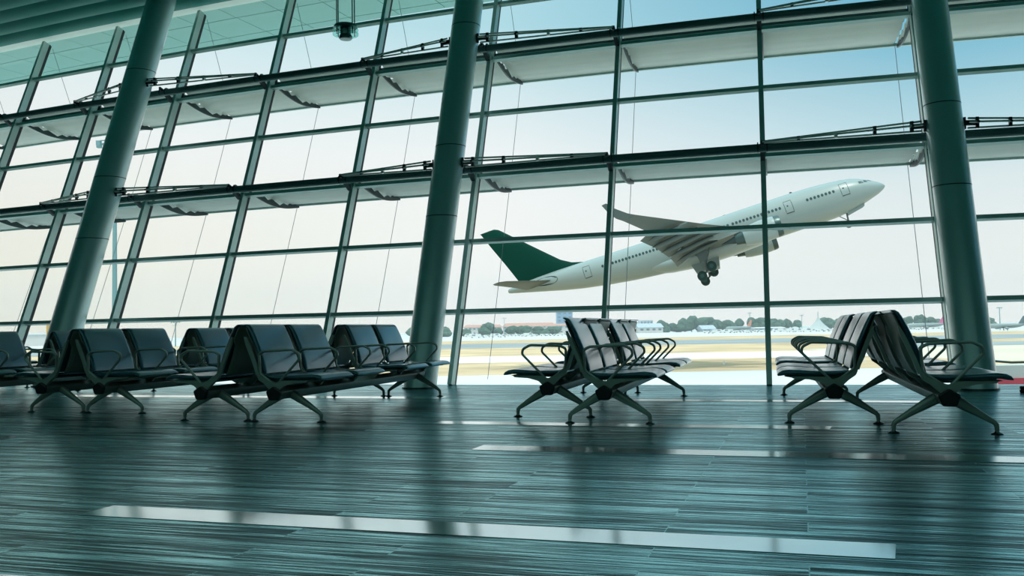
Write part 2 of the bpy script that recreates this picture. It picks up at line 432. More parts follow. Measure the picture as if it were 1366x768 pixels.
# ------------------------------------------------------------------ tubes, arms, rod trusses
ZT = {'lower': 2.99, 'upper': 4.925}
for lv, z in ZT.items():
    root = empty('tube_rail', G(5, z, -.3)); tag(root, 'dark green horizontal steel tube along the glass wall, %s of the two' % lv, 'tube', 'tubes along the glass wall')
    inv = -G(5, z, -.3)
    bm = NB(); tube(bm, [G(i, z, -.3) + inv for i in range(I0, I1 + 1)], .055, 16); obj('tube', bm, M['tube'], root, smooth=50)
    for i in range(I0, I1 + 1):
        bm = NB(); a = G(i, z - .10, -.09) + inv; b = G(i, z + .01, -.30) + inv; c = G(i, z + .05, -.42) + inv
        bar(bm, a, b, tan_(i), .03, Vector((0, 0, 1)), .035)
        bar(bm, b, c, tan_(i), .02, Vector((0, 0, 1)), .028)
        for s in (-1, 1): tube(bm, [b + tan_(i) * .05 * s - nrm(i) * .0, b + tan_(i) * .065 * s], .068, 12)
        obj('bracket', bm, M['darkmetal'], root)
for ci in (2, 5, 8):
    to, no, rd = COLS[ci]
    for lv, z in ZT.items():
        for side in (-1, 1):
            j = ci + side
            end = G(j, z + .06, -.40)
            zz = z + .04
            cax = cfoot[ci][0] + nrm(ci) * (zz * math.tan(R(19))) + Vector((0, 0, zz)) + tan_(ci) * (rd + .045) * side
            cax = cax - nrm(ci) * .03
            root = empty('rod_truss', cax)
            where = {2: 'left column', 5: 'middle column', 8: 'right column'}[ci]
            tag(root, 'horizontal steel rod truss from the %s side of the %s to the %s tube' % ('left' if side < 0 else 'right', where, lv), 'rod truss', 'rod trusses bracing the tubes')
            e = end - cax; nv = nrm(ci); zv = Vector((0, 0, 1))
            offs = [(.055, 0), (0, -.06), (-.055, .03)]
            for (dz, dn) in offs:
                bm = NB(); tube(bm, [zv * dz + nv * dn, e + zv * dz * .15 + nv * dn * .2], .013, 8); obj('rod', bm, M['rod'], root, smooth=60)
            for s in (.06, .28, .52, .76):
                bm = NB(); c = e * s
                f = 1 - s * .8
                bar(bm, c + zv * .07 * f, c - zv * .07 * f, e.normalized(), .02, nv, .018)
                bar(bm, c + nv * .05 * f, c - nv * .08 * f, e.normalized(), .014, zv, .012)
                obj('clamp', bm, M['darkmetal'] if s != .52 else M['rod'], root)
            bm = NB(); a = -tan_(ci) * .07 * side
            bar(bm, a, e * .05, zv, .03, nv, .02); tube(bm, [a - zv * .07 + e * .02, a + zv * .07 + e * .02], .016, 8)
            obj('lug', bm, M['darkmetal'], root)

# ------------------------------------------------------------------ sunshades outside, one per bay and level
pos_words = {0: 'far left edge bay', 1: 'second bay left of the left column', 2: 'bay right of the left column'}
def bay_words(i):
    if i < 2: return ['third', 'second', 'first'][min(max(i + 1, 0), 2)] + ' bay left of the left column'
    if i < 5: return ['first', 'second', 'third'][i - 2] + ' bay right of the left column'
    if i < 8: return ['first', 'second', 'third'][i - 5] + ' bay right of the middle column'
    return 'bay right of the right column'
for lv, z in (('lower', 2.955), ('upper', 4.86)):
    for i in range(-1, 9):
        root = empty('sunshade', G(i, z, .1)); tag(root, 'pale ribbed sunshade outside the glass, %s row, %s' % (lv, bay_words(i)), 'sunshade', 'sunshades outside the glass wall')
        inv = -G(i, z, .1)
        a0, a1 = G(i, z) + inv, G(i + 1, z) + inv
        n0, n1 = nrm(i), nrm(i + 1); zv = Vector((0, 0, 1))
        def P2(s, o, dz): return (a0 + n0 * o) * (1 - s) + (a1 + n1 * o) * s + zv * dz
        nb = 5
        for k in range(nb):
            o0 = .24 + k * .245; o1 = o0 + .255
            bm = NB(); rows = []
            prof = []
            for q in range(6):
                s = q / 5; u_ = (o0 + (o1 - o0) * s - .24) / 1.23; prof.append((o0 + (o1 - o0) * s, .09 * max(0, 1 - u_) ** 1.5 + .02 + .035 * (1 - s) ** 2 - .045 * s + .05 * math.sin(PI * (k + s) / nb) * -1 + .03))
            ring = prof + [(o, d + .012) for o, d in reversed(prof)]
            loft(bm, [[P2(.012, o, d) for o, d in ring], [P2(.988, o, d) for o, d in ring]])
            obj('blade', bm, M['louver'], root, smooth=40)
        bm = NB(); bar(bm, P2(.0, 1.46, .0), P2(1, 1.46, .0), n0, .02, zv, .022); obj('edge_rail', bm, M['frame'], root)
        bm = NB(); bar(bm, P2(.0, .17, .09), P2(1, .17, .09), n0, .02, zv, .02); obj('inner_rail', bm, M['tube'], root)
        # toothed curved bracket at the left end
        bm = NB(); pts = []
        for q in range(13):
            s = q / 12; pts.append((.12 + 1.33 * s, .03 - .08 * s - .10 * math.sin(PI * s)))
        top = []
        for q in range(12, -1, -1):
            s = q / 12; t_ = (s * 5) % 1.0; top.append((.12 + 1.33 * s, .03 - .08 * s - .10 * math.sin(PI * s) + .03 + (.085 * (1 - t_) if .12 < s < .97 else 0)))
        ring = pts + top
        loft(bm, [[P2(.012, o, d) for o, d in ring], [P2(.024, o, d) for o, d in ring]])
        obj('bracket', bm, M['darkmetal'], root)
# wires hung outside
for i in range(-1, 10):
    bm = NB(); p0 = G(i, 6.55, .2); inv = -p0
    tube(bm, [p0 + inv, G(i, 4.9, 1.47) + inv, G(i, 2.97, 1.47) + inv, G(i, 0.0, 1.40) + inv], .0045, 6)
    o = obj('wire', bm, M['wire']); o.location = p0
    nm = 'leftmost' if i == -1 else ('rightmost' if i == 9 else None)
    ps = ['at the far left edge', 'left of the left column', 'just left of the left column', 'behind the left column', 'one bay right of the left column', 'two bays right of the left column', 'behind the middle column', 'one bay right of the middle column', 'two bays right of the middle column', 'by the right column', 'right of the right column'][i + 1]
    tag(o, 'thin steel wire outside the glass, ' + ps, 'wire', 'wires outside the glass wall')

# ------------------------------------------------------------------ benches
def make_bench():
    root = empty('airport_bench')
    # five sided beam
    pent = [(.066 * math.cos(R(90 + 72 * k)), .243 + .058 * math.sin(R(90 + 72 * k))) for k in range(5)]
    pent = fillet(pent, .012, 2)
    bm = NB(); prism_y(bm, pent, -1.585, 1.585); obj('beam', bm, M['beam'], root, smooth=30)
    pc = [(x * 1.06, .243 + (z - .243) * 1.06) for x, z in pent]; ps = [(x * .9, .243 + (z - .243) * .9) for x, z in pent]
    for s in (-1, 1):
        bm = NB(); loft(bm, [[(x, s * 1.58, z) for x, z in pc], [(x, s * 1.602, z) for x, z in pc], [(x, s * 1.61, z) for x, z in ps]])
        obj('end_cap', bm, M['black'], root, smooth=30)
    # legs
    for ys in (-1.38, 1.38):
        for s in (-1, 1):
            bm = NB()
            a, b = Vector((s * .03, ys, .235)), Vector((s * .292, ys, .075))
            d = (b - a).normalized(); nn = Vector((-d.z, 0, d.x))
            if nn.z < 0: nn = -nn
            rings = []
            for q, (hw, tw) in zip((0, .3, .65, 1), ((.038, .028), (.033, .026), (.024, .021), (.016, .016))):
                c = a + (b - a) * q; c = c + Vector((0, 0, .004 * math.sin(PI * q)))
                rings.append([c + nn * hw * math.cos(2 * PI * j / 12) * (1 if True else 0) + Vector((0, 1, 0)) * tw * math.sin(2 * PI * j / 12) for j in range(12)])
            # knee and short vertical foot
            for (x, z, hw, tw) in ((s * .302, .060, .017, .016), (s * .304, .040, .0145, .0145), (s * .304, .018, .013, .013)):
                k = 0.6 if z > .055 else 1.0
                ax_ = (Vector((1, 0, 0)) * (s if nn.x * s > 0 else -s) * k + nn * (1 - k)).normalized()
                if ax_.dot(nn) < 0: ax_ = -ax_
                rings.append([Vector((x, ys, z)) + ax_ * hw * math.cos(2 * PI * j / 12) + Vector((0, 1, 0)) * tw * math.sin(2 * PI * j / 12) for j in range(12)])
            loft(bm, rings); lg = obj('leg', bm, M['alu'], root, smooth=50)
            bm = NB(); lathe(bm, [(.0, .0), (.036, .0), (.038, .004), (.032, .009), (.016, .015), (.013, .022), (0, .022)], (s * .304, ys, 0), 20)
            obj('glider', bm, M['chrome'], lg, smooth=40)
    seat_prof = [(-.105, .392), (-.05, .388), (.05, .385), (.15, .388), (.24, .394), (.30, .396), (.345, .390), (.372, .376), (.382, .360), (.376, .349), (.355, .350), (.31, .358), (.22, .354), (.12, .348), (0, .347), (-.09, .352), (-.112, .365), (-.114, .382)]
    back_prof = [(-.112, .405), (-.120, .45), (-.143, .53), (-.176, .615), (-.213, .70), (-.245, .762), (-.262, .788), (-.285, .802), (-.308, .803), (-.313, .794), (-.296, .782), (-.280, .762), (-.250, .695), (-.215, .61), (-.182, .525), (-.158, .45), (-.148, .405), (-.130, .394)]
    def cushion(prof, yc, hw):
        bm = NB(); cx = sum(p[0] for p in prof) / len(prof); cz = sum(p[1] for p in prof) / len(prof)
        def st(y, e):  # shrink the section towards its middle line near the ends
            out = []; k = len(prof)
            for i, (x, z) in enumerate(prof):
                j = k - 1 - i; mx, mz = (x + prof[j][0]) / 2, (z + prof[j][1]) / 2
                out.append((mx + (x - mx) * e, yc + y, mz + (z - mz) * e))
            return out
        loft(bm, [st(-hw, .25), st(-hw + .006, .62), st(-hw + .018, .92), st(-hw + .035, 1), st(-.1, 1.0), st(.1, 1.0), st(hw - .035, 1), st(hw - .018, .92), st(hw - .006, .62), st(hw, .25)])
        return bm
    for yc in (-1.235, -.56, .56, 1.235):
        st_ = obj('seat', cushion(seat_prof, yc, .295), M['leather'], root, smooth=55)
        bm = NB(); prism_y(bm, [(-.10, .350), (.30, .352), (.33, .345), (.28, .336), (-.05, .332), (-.11, .342)], yc - .25, yc + .25); obj('seat_pan', bm, M['shell'], st_, smooth=30)
        bk = obj('backrest', cushion(back_prof, yc, .288), M['leather'], root, smooth=55)
        # rear shell: full width at the top, stepping in to a narrower ribbed lower part
        bm = NB(); secs = []
        for (x, z, hw, dp) in ((-.300, .778, .272, .010), (-.285, .745, .276, .012), (-.262, .690, .276, .013), (-.250, .660, .262, .016), (-.240, .630, .235, .030), (-.215, .560, .222, .036), (-.190, .490, .220, .036), (-.168, .430, .222, .030), (-.150, .392, .225, .02)):
            ring = []
            for (fy, fd) in ((-1, 0), (-1, .6), (-.9, 1), (-.5, .8), (0, .72), (.5, .8), (.9, 1), (1, .6), (1, 0), (0, -.2)):
                ring.append((x - fd * dp + .004, yc + hw * fy, z - fd * dp * .35))
            secs.append(ring)
        loft(bm, secs); obj('back_shell', bm, M['shell'], bk, smooth=35)
    # armrests: closed loops, and the Y brackets under them
    loop = fillet([(.0, .305), (-.142, .405), (-.150, .560), (-.105, .583), (.145, .592), (.205, .560), (.212, .520)], .017, 3)
    for ya in (-1.56, -.898, -.222, .222, .898, 1.56):
        bm = NB(); k = len(loop); rings = []
        for i in range(k):
            p = Vector((loop[i][0], 0, loop[i][1])); d = Vector((loop[(i + 1) % k][0] - loop[i - 1][0], 0, loop[(i + 1) % k][1] - loop[i - 1][1])).normalized()
            u = Vector((-d.z, 0, d.x)); top_ = max(0, min(1, (p.z - .50) / .07))
            rings.append([bm.verts.new(p + Vector((0, ya, 0)) + u * (.0095 + .001 * top_) * math.cos(2 * PI * j / 10) + Vector((0, 1, 0)) * (.0125 + .006 * top_) * math.sin(2 * PI * j / 10)) for j in range(10)])
        for i in range(k):
            a, b = rings[i], rings[(i + 1) % k]
            for j in range(10): bm.faces.new((a[j], a[(j + 1) % 10], b[(j + 1) % 10], b[j]))
        obj('armrest', bm, M['alu'], root, smooth=60)
        bm = NB(); h = .017
        plate = fillet([(-.045, .272), (.045, .272), (.075, .305), (.16, .328), (.275, .335), (.285, .346), (.05, .346), (.005, .325), (-.06, .350), (-.115, .372), (-.145, .405), (-.165, .400), (-.150, .36), (-.10, .325)], .012, 2)
        prism_y(bm, plate, ya - h, ya + h)
        strip = [(-.145, .40), (-.172, .395), (-.205, .49), (-.268, .64), (-.282, .70), (-.27, .70), (-.24, .645), (-.176, .49)]
        prism_y(bm, strip, ya - .012, ya + .012)
        obj('bracket', bm, M['alu'], root, smooth=30)
    return root
BY = R(1.5)
benches = [
    ('R', .82, 7.84, 0, 'grey metal framed waiting bench with dark padded seats facing right, nearest the right column', 'right'),
    ('L', .155, 8.40, .3, 'waiting bench with pale-gleaming seats facing left, back to the bench by the right column', 'right'),
    ('R', -1.44, 8.17, .3, 'waiting bench facing right in the bench pair between the middle and right columns', 'mid'),
    ('L', -1.995, 8.62, .4, 'waiting bench facing left, partly hidden behind the right-facing bench right of the middle column', 'mid'),
    ('R', -4.06, 7.95, .4, 'waiting bench facing right, nearest the foot of the middle column on its left', 'left'),
    ('L', -4.745, 7.96, .3, 'waiting bench facing left behind the bench beside the middle column', 'left'),
    ('R', -6.23, 8.48, .2, 'waiting bench facing right in front of the left column', 'left'),
    ('L', -6.92, 8.50, .2, 'waiting bench facing left in front of the left column, third bench pair from the right', 'left'),
    ('R', -8.37, 8.62, 0, 'waiting bench facing right, cut by the left edge of the photo', 'far'),
    ('L', -9.0, 8.65, 0, 'waiting bench facing left at the left edge, mostly out of view', 'far'),
    ('R', -11.07, 9.22, 0, 'farthest waiting bench at the left edge of which only feet show under the others', 'far')]
proto = make_bench()
for k, (fc, t, n, dy, lb, g) in enumerate(benches):
    o = proto if k == 0 else copy_tree(proto)
    o.location = tn(t, n); o.rotation_euler = (0, 0, AH + BY + R(dy) + (PI if fc == 'L' else 0))
    tag(o, lb, 'bench', 'rows of airport benches')

# small rubber stop at the right edge
bm = NB(); lathe(bm, [(0, 0), (.05, 0), (.055, .01), (.055, .03), (.045, .036), (.052, .042), (.055, .05), (.05, .066), (0, .07)], n=16)
o = obj('rubber_stop', bm, M['black'], smooth=40); o.location = (5.07, 9.08, .001)
tag(o, 'small black two-tier rubber stop on the floor at the right edge, right of the column', 'floor stop')

# ------------------------------------------------------------------ pendant lamp
def cam_ray(px, py, dist):   # a place seen at a given pixel, dist metres along y
    d = CR * ((px - 683) / FPX) + CU * ((384 - py) / FPX) + _f
    return EYE + d * (dist / d.y)
lp = cam_ray(461, 40, 9.5)
root = empty('pendant_lamp', lp); tag(root, 'round pendant lamp of glass rings on four thin rods below the ceiling', 'lamp')
bm = NB(); lathe(bm, [(.0, .050), (.115, .050), (.122, .040), (.125, .028), (.115, .020), (.0, .018)], n=32); obj('top_ring', bm, M['lampm'], root, smooth=40)
bm = NB(); lathe(bm, [(.0, .02), (.055, .02), (.055, -.05), (.062, -.055), (.072, -.085), (.062, -.10), (.0, -.104)], n=32); obj('housing', bm, M['lampm'], root, smooth=40)
for (z0, r0, r1) in ((-.005, .06, .132), (-.05, .075, .134)):
    bm = NB(); n = 36
    rg = []
    for (r_, z_) in ((r0, z0), (r1, z0 - .004), (r1 + .002, z0 + .01), (r0, z0 + .012)):
        rg.append([bm.verts.new((r_ * math.cos(2 * PI * j / n), r_ * math.sin(2 * PI * j / n), z_)) for j in range(n)])
    for a in range(4):
        A_, B_ = rg[a], rg[(a + 1) % 4]
        for j in range(n): bm.faces.new((A_[j], A_[(j + 1) % n], B_[(j + 1) % n], B_[j]))
    obj('glass_ring', bm, M['lampglass'], root, smooth=40)
topz = ZC + .0 - lp.z
for a in (30, 150, 215, 325):
    bm = NB(); x, y = .1 * math.cos(R(a)), .1 * math.sin(R(a))
    tube(bm, [(x, y, -.055), (x, y, topz)], .006, 8); obj('rod', bm, M['darkmetal'], root, smooth=50)

# ------------------------------------------------------------------ outside: ground
ZG = -5.3
def ground(name, x0, x1, y0, y1, material, z=0.0, skew=0.0):
    bm = NB(); z1 = ZG + z
    hexa(bm, [(x0, y0 + skew * x0, z1 - .3), (x1, y0 + skew * x1, z1 - .3), (x1, y1 + skew * x1, z1 - .3), (x0, y1 + skew * x0, z1 - .3),
              (x0, y0 + skew * x0, z1), (x1, y0 + skew * x1, z1), (x1, y1 + skew * x1, z1), (x0, y1 + skew * x0, z1)])
    o = obj(name, bm, material); struct(o); return o
ground('ground', -1600, 1600, -60, 2600, M['concrete'])
ground('ground_grass', -500, 95, 122, 168, M['grass'], .02)
ground('ground_taxiway', -700, 95, 168, 206, M['taxi'], .03)
ground('ground_grass', -700, 900, 206, 520, M['grass'], .04)
ground('ground_runway', -700, 900, 300, 395, M['asphalt'], .06, .02)
ground('ground_taxiway', 70, 700, 136, 222, M['tan'], .05)
ground('ground_runway', 95, 700, 222, 262, M['asphalt'], .08)

def seen(px, D, z=ZG):      # ground place at column px and distance D
    d = CR * ((px - 683) / FPX) + _f
    return Vector((d.x / d.y * D, D, z))
def hgt(py, px, D):          # height of a place seen at px, py
    return cam_ray(px, py, D).z

# low marks and boxes on the airfield
for (px, D, w_, h_, lb) in ((1147.5, 143, .5, .45, 'small white marker box on the dry grass between the two right benches'), (963, 141, .3, .55, 'small white marker post on the dry grass left of the plain right mullion'), (685, 700, 0, 0, '')):
    if not w_: continue
    bm = NB(); box(bm, (-w_ / 2, -w_ / 2, 0), (w_ / 2, w_ / 2, h_ * .8)); box(bm, (-w_ * .35, -w_ * .35, h_ * .8), (w_ * .35, w_ * .35, h_))
    o = obj('marker_box', bm, M['vehicle']); o.location = seen(px, D, ZG + .02); tag(o, lb, 'marker')

# walkway outside at the right: pale panel over a red band
a = cam_ray(1326, 504, 17.5); b = cam_ray(1500, 503, 17.5)
ztop = cam_ray(1340, 487.5, 17.5).z; zmid = cam_ray(1340, 504.5, 17.5).z; zlow = cam_ray(1340, 516, 17.5).z - .3
x0, x1 = cam_ray(1322, 500, 17.5).x, 14.5
root = empty('walkway', ((x0 + x1) / 2, 17.75, ZG)); tag(root, 'pale walkway box with a red band outside the glass, right of the right column', 'walkway')
hx = (x1 - x0) / 2; inz = -ZG
bm = NB(); box(bm, (-hx, -.22, zmid + inz), (hx, .22, ztop + inz)); obj('side_panel', bm, M['barrier'], root)
bm = NB(); box(bm, (-hx, -.25, zlow + inz), (hx, .25, zmid + inz)); obj('red_band', bm, M['red'], root)
for s in (-.8, .8):
    bm = NB(); tube(bm, [(hx * s, 0, 0), (hx * s, 0, zlow + inz)], .25, 14); obj('post', bm, M['barrier'], root, smooth=40)
bm = NB(); tube(bm, [(-hx, 0, ztop + inz + .10), (-hx * .8, 0, ztop + inz + .045), (hx * .1, 0, ztop + inz + .07), (hx, 0, ztop + inz + .09)], .022, 8)
for s in (-.97, -.6, -.2, .3, .8): tube(bm, [(hx * s, 0, ztop + inz - .01), (hx * s, 0, ztop + inz + .08)], .025, 8)
obj('handrail', bm, M['darkmetal'], root)

# ------------------------------------------------------------------ the aircraft taking off
def airfoil(le, te, th, up, n=7):
    """ring of a wing section between leading and trailing edge"""
    le, te, up = Vector(le), Vector(te), Vector(up); out = []
    xs = [0, .06, .2, .4, .65, .88, 1]; ys = [0, .38, .62, .66, .46, .17, .02]
    for x, y in zip(xs, ys): out.append(le.lerp(te, x) + up * th * y)
    for x, y in list(zip(xs, ys))[-2:0:-1]: out.append(le.lerp(te, x) - up * th * y * .6)
    return out
def aircraft():
    root = empty('airliner')
    def O(n, bm, m_, p=None, s=40): return obj(n, bm, m_, p or root, smooth=s)
    ST = [(.05, -1.52, .05, .05), (-.12, -1.50, .34, .30), (-.5, -1.46, .68, .60), (-1.1, -1.40, 1.08, .95), (-2.0, -1.28, 1.55, 1.36), (-3.0, -1.18, 1.95, 1.76), (-4.2, -1.12, 2.32, 2.14), (-5.6, -1.12, 2.60, 2.42), (-7.5, -1.12, 2.78, 2.64), (-10, -1.06, 2.82, 2.78), (-13, -1.0, 2.82, 2.82), (-20, -.98, 2.82, 2.86), (-30, -.96, 2.82, 2.86), (-34, -.84, 2.80, 2.74), (-38, -.60, 2.72, 2.56), (-42, -.28, 2.52, 2.30), (-46, .12, 2.18, 1.98), (-49, .48, 1.82, 1.66), (-52, .86, 1.38, 1.24), (-54.5, 1.15, .96, .86), (-56.4, 1.34, .58, .54), (-57.3, 1.42, .38, .38), (-57.6, 1.42, .22, .25)]
    def fus(x):
        for (a, b) in zip(ST, ST[1:]):
            if b[0] <= x <= a[0]:
                s = (a[0] - x) / (a[0] - b[0]); return [a[k] + (b[k] - a[k]) * s for k in range(4)]
    def surf(x, ang_, off=.0, side=-1):   # point on the fuselage skin, angle above horizontal
        _, zc, ry, rz = fus(x)
        return Vector((x, side * (ry + off) * math.cos(ang_), zc + (rz + off) * math.sin(ang_)))
    bm = NB(); loft(bm, [[(x, ry * math.cos(2 * PI * j / 40), zc + rz * math.sin(2 * PI * j / 40)) for j in range(40)] for x, zc, ry, rz in ST])
    fu = O('fuselage', bm, M['white'])
    # belly fairing
    bm = NB(); BF = [(-14.8, -2.7, .5, .3), (-16.5, -2.75, 1.6, .85), (-19, -2.8, 2.75, 1.3), (-23, -2.85, 3.05, 1.45), (-29, -2.85, 3.05, 1.45), (-32.5, -2.6, 2.8, 1.25), (-35.5, -2.2, 2.1, .9), (-37, -1.9, 1.0, .4)]
    loft(bm, [[(x, ry * math.cos(2 * PI * j / 28), zc + rz * math.sin(2 * PI * j / 28)) for j in range(28)] for x, zc, ry, rz in BF]); O('belly_fairing', bm, M['white'])
    # cabin windows, one dark row per side (individual ovals in one part per side)
    for side in (-1, 1):
        bm = NB()
        for (xa, xb, za, zb) in ((-7.2, -11.0, -.28, -.22), (-14.9, -22.1, -.12, -.05), (-22.6, -32.9, -.05, 0), (-33.4, -42.2, 0, .2)):
            nW = int(abs(xb - xa) / .533)
            for q in range(nW + 1):
                x = xa - q * .533; z = za + (zb - za) * q / max(nW, 1) + .0
                _, zc, ry, rz = fus(x); an = math.asin(max(-1, min(1, (z - zc) / rz)))
                c = surf(x, an, .012, side); tz = Vector((0, -side * math.sin(an) * 1, math.cos(an)))
                bm.faces.new([bm.verts.new(c + Vector((.185 * math.cos(2 * PI * j / 10), 0, 0)) + tz * .24 * math.sin(2 * PI * j / 10)) for j in range(10)])
        O('cabin_windows', bm, M['plane_dark'], fu)
        # doors as thin outlines
        for (xd, z0, z1, wd) in ((-5.1, -1.30, .50, 1.1), (-13.1, -1.2, .60, 1.1), (-31.6, -1.1, .55, .9), (-43.9, -.72, 1.05, 1.1)):
            bm = NB()
            def PP(x, z): 
                _, zc, ry, rz = fus(x); return surf(x, math.asin(max(-1, min(1, (z - zc) / rz))), .008, side)
            n = 5; L_ = [PP(xd, z0 + (z1 - z0) * q / n) for q in range(n + 1)] + [PP(xd - wd, z1 - (z1 - z0) * q / n) for q in range(n + 1)]
            tube(bm, L_, .028, 4, closed=True)
            tube(bm, [PP(xd, z0), PP(xd - wd, z0)], .06, 4)
            box(bm, tuple(PP(xd - wd * .62, z0 + 1.05) - Vector((.09, .03, .1))), tuple(PP(xd - wd * .62, z0 + 1.05) + Vector((.09, .03, .1))))
            O('cabin_door', bm, M['line'], fu)
        # cockpit glazing
        bm = NB()
        for (xa, xb, a0, a1) in ((-1.62, -2.12, 52, 66), (-2.2, -2.7, 36, 55), (-2.8, -3.45, 27, 44)):
            q = [surf(xa, R(a0 + 3), .02, side), surf(xa - .1, R(a1), .02, side), surf(xb, R(a1 - 3), .02, side), surf(xb, R(a0), .02, side)]
            bm.faces.new([bm.verts.new(p) for p in q])
        O('cockpit_window', bm, M['plane_dark'], fu)
    # fin
    bm = NB(); up = (0, 1, 0)
    secs = [((-44.4, 1.98), (-55.2, 1.75), .30), ((-46.6, 2.62), (-55.6, 2.6), .32), ((-48.2, 3.6), (-55.95, 3.5), .32), ((-50.6, 5.9), (-56.9, 5.9), .27), ((-53.4, 8.6), (-58.05, 8.6), .22), ((-56.2, 11.3), (-59.15, 11.35), .16), ((-56.9, 11.62), (-59.3, 11.6), .06)]
    def sym(le, te, th):
        xs = [0, .06, .2, .4, .65, .88, 1]; ys = [0, .45, .8, .9, .6, .25, .03]
        le, te = Vector((le[0], 0, le[1])), Vector((te[0], 0, te[1])); o_ = [le.lerp(te, x) + Vector((0, th * y, 0)) for x, y in zip(xs, ys)]
        return o_ + [le.lerp(te, x) - Vector((0, th * y, 0)) for x, y in list(zip(xs, ys))[-2:0:-1]]
    loft(bm, [sym(a, b, c) for a, b, c in secs]); O('tail_fin', bm, M['green'])
    for side in (-1, 1):
        # tailplane
        bm = NB(); z3 = Vector((0, 0, 1))
        loft(bm, [airfoil((-49.9, side * 1.0, .75), (-54.6, side * 1.0, .62), .34, z3), airfoil((-52.0, side * 4.0, 1.15), (-55.4, side * 4.0, 1.05), .26, z3), airfoil((-55.4, side * 9.0, 1.85), (-57.3, side * 9.0, 1.8), .13, z3), airfoil((-56.3, side * 9.75, 1.96), (-57.35, side * 9.75, 1.93), .04, z3)])
        O('tailplane', bm, M['wingm'])
        bm = NB(); pa = [surf(-49.3 - 3.9 * .5 + 2.1 * math.cos(2 * PI * j / 20), R(8) + .52 * math.sin(2 * PI * j / 20), .02, side) for j in range(20)]
        bm.faces.new([bm.verts.new(p) for p in pa]); O('tailplane_seal', bm, M['nozzle'], fu)
        # wing
        WS = [(-1.5, -16.6, -29.5, -2.75, .85), (-2.8, -17.6, -29.5, -2.5, .80), (-6, -19.8, -29.6, -2.0, .62), (-9.4, -22.0, -29.9, -1.45, .48), (-15, -25.5, -31.4, -.55, .34), (-21, -29.2, -33.0, .55, .24), (-27.4, -33.2, -34.9, 1.75, .15)]
        bm = NB(); rings = [airfoil((xl, -side * y, z + .12), (xt, -side * y, z - .1), th, z3) for y, xl, xt, z, th in WS]
        loft(bm, rings); wg = O('wing', bm, M['wingm'])
        bm = NB(); loft(bm, [airfoil((-33.2, side * 27.4, 1.87), (-34.9, side * 27.4, 1.65), .12, z3), airfoil((-34.0, side * 28.4, 2.2), (-35.5, side * 28.4, 2.0), .10, (0, -side * .5, .86)), airfoil((-35.2, side * 29.3, 3.1), (-36.2, side * 29.3, 3.0), .06, (0, -side * .95, .3)), airfoil((-36.0, side * 29.7, 4.0), (-36.6, side * 29.7, 3.95), .03, (0, -side, .1))])
        O('winglet', bm, M['wingm'], wg)
        # flaps drooping behind the trailing edge
        for (y0, y1) in ((3.2, 9.0), (9.6, 20.3)):
            def tz_(y):
                for (a, b) in zip(WS, WS[1:]):
                    if -b[0] >= y >= -a[0]:
                        s = (y + a[0]) / (a[0] - b[0]); return a[2] + (b[2] - a[2]) * s, a[3] + (b[3] - a[3]) * s
            bm = NB(); rr_ = []
            for y in (y0, (y0 + y1) / 2, y1):
                xt, z = tz_(y); c = 2.3 if y < 12 else 1.7
                rr_.append(airfoil((xt + .5, side * y, z - .15), (xt - c * .80, side * y, z - .15 - c * .42), .14, z3))
            loft(bm, rr_); O('flap', bm, M['wingm'], wg)
        # flap track fairings
        for (y, xe, ze) in ((7, -31.1, -3.2), (10, -31.6, -2.5), (13, -32.5, -1.95), (16.2, -33.3, -1.30), (19.6, -33.3, -.75)):
            xt, z = tz_(min(y, 21)); bm = NB(); a = Vector((xt + 5.0, side * y, z - .35)); mcen = Vector((xt + 1.2, side * y, z - .85)); e = Vector((xe, side * y, ze))
            path = []; rad = []
            for q in range(11):
                s = q / 10; path.append((1 - s) ** 2 * a + 2 * s * (1 - s) * mcen + s * s * e); rad.append(.36 * math.sin(PI * min(1, s * .85 + .08)) ** .7 * (1 - .9 * max(0, s - .8) / .2) + .01)
            tube(bm, path, rad, 10); O('flap_fairing', bm, M['wingm'], wg)
        # engine
        bm = NB(); ez = -3.15; yc = side * 9.4
        prof = [(-16.25, 1.18), (-16.05, 1.32), (-16.2, 1.44), (-17.2, 1.56), (-18.8, 1.58), (-20.3, 1.42), (-21.2, 1.22), (-21.2, 1.15), (-20.2, 1.1)]
        loft(bm, [[(x, yc + r_ * math.cos(2 * PI * j / 30), ez + r_ * math.sin(2 * PI * j / 30)) for j in range(30)] for x, r_ in prof]); en = O('engine_nacelle', bm, M['white'], None, 35)
        bm = NB(); loft(bm, [[(x, yc + r_ * math.cos(2 * PI * j / 30), ez + r_ * math.sin(2 * PI * j / 30)) for j in range(30)] for x, r_ in ((-16.02, 1.33), (-16.05, 1.40), (-16.35, 1.49), (-16.75, 1.53), (-16.75, 1.545), (-16.3, 1.50), (-16.0, 1.40), (-15.98, 1.32))]); O('intake_lip', bm, M['nozzle'], en)
        bm = NB(); loft(bm, [[(x, yc + r_ * math.cos(2 * PI * j / 24), ez + r_ * math.sin(2 * PI * j / 24)) for j in range(24)] for x, r_ in ((-20.2, .98), (-21.2, .96), (-22.4, .74), (-22.4, .66), (-21.6, .6))]); O('core_nozzle', bm, M['nozzle'], en)
        bm = NB(); loft(bm, [[(x, yc + r_ * math.cos(2 * PI * j / 20), ez + r_ * math.sin(2 * PI * j / 20)) for j in range(20)] for x, r_ in ((-21.6, .56), (-22.6, .48), (-24.4, .04))]); O('exhaust_cone', bm, M['plane_dark'], en)
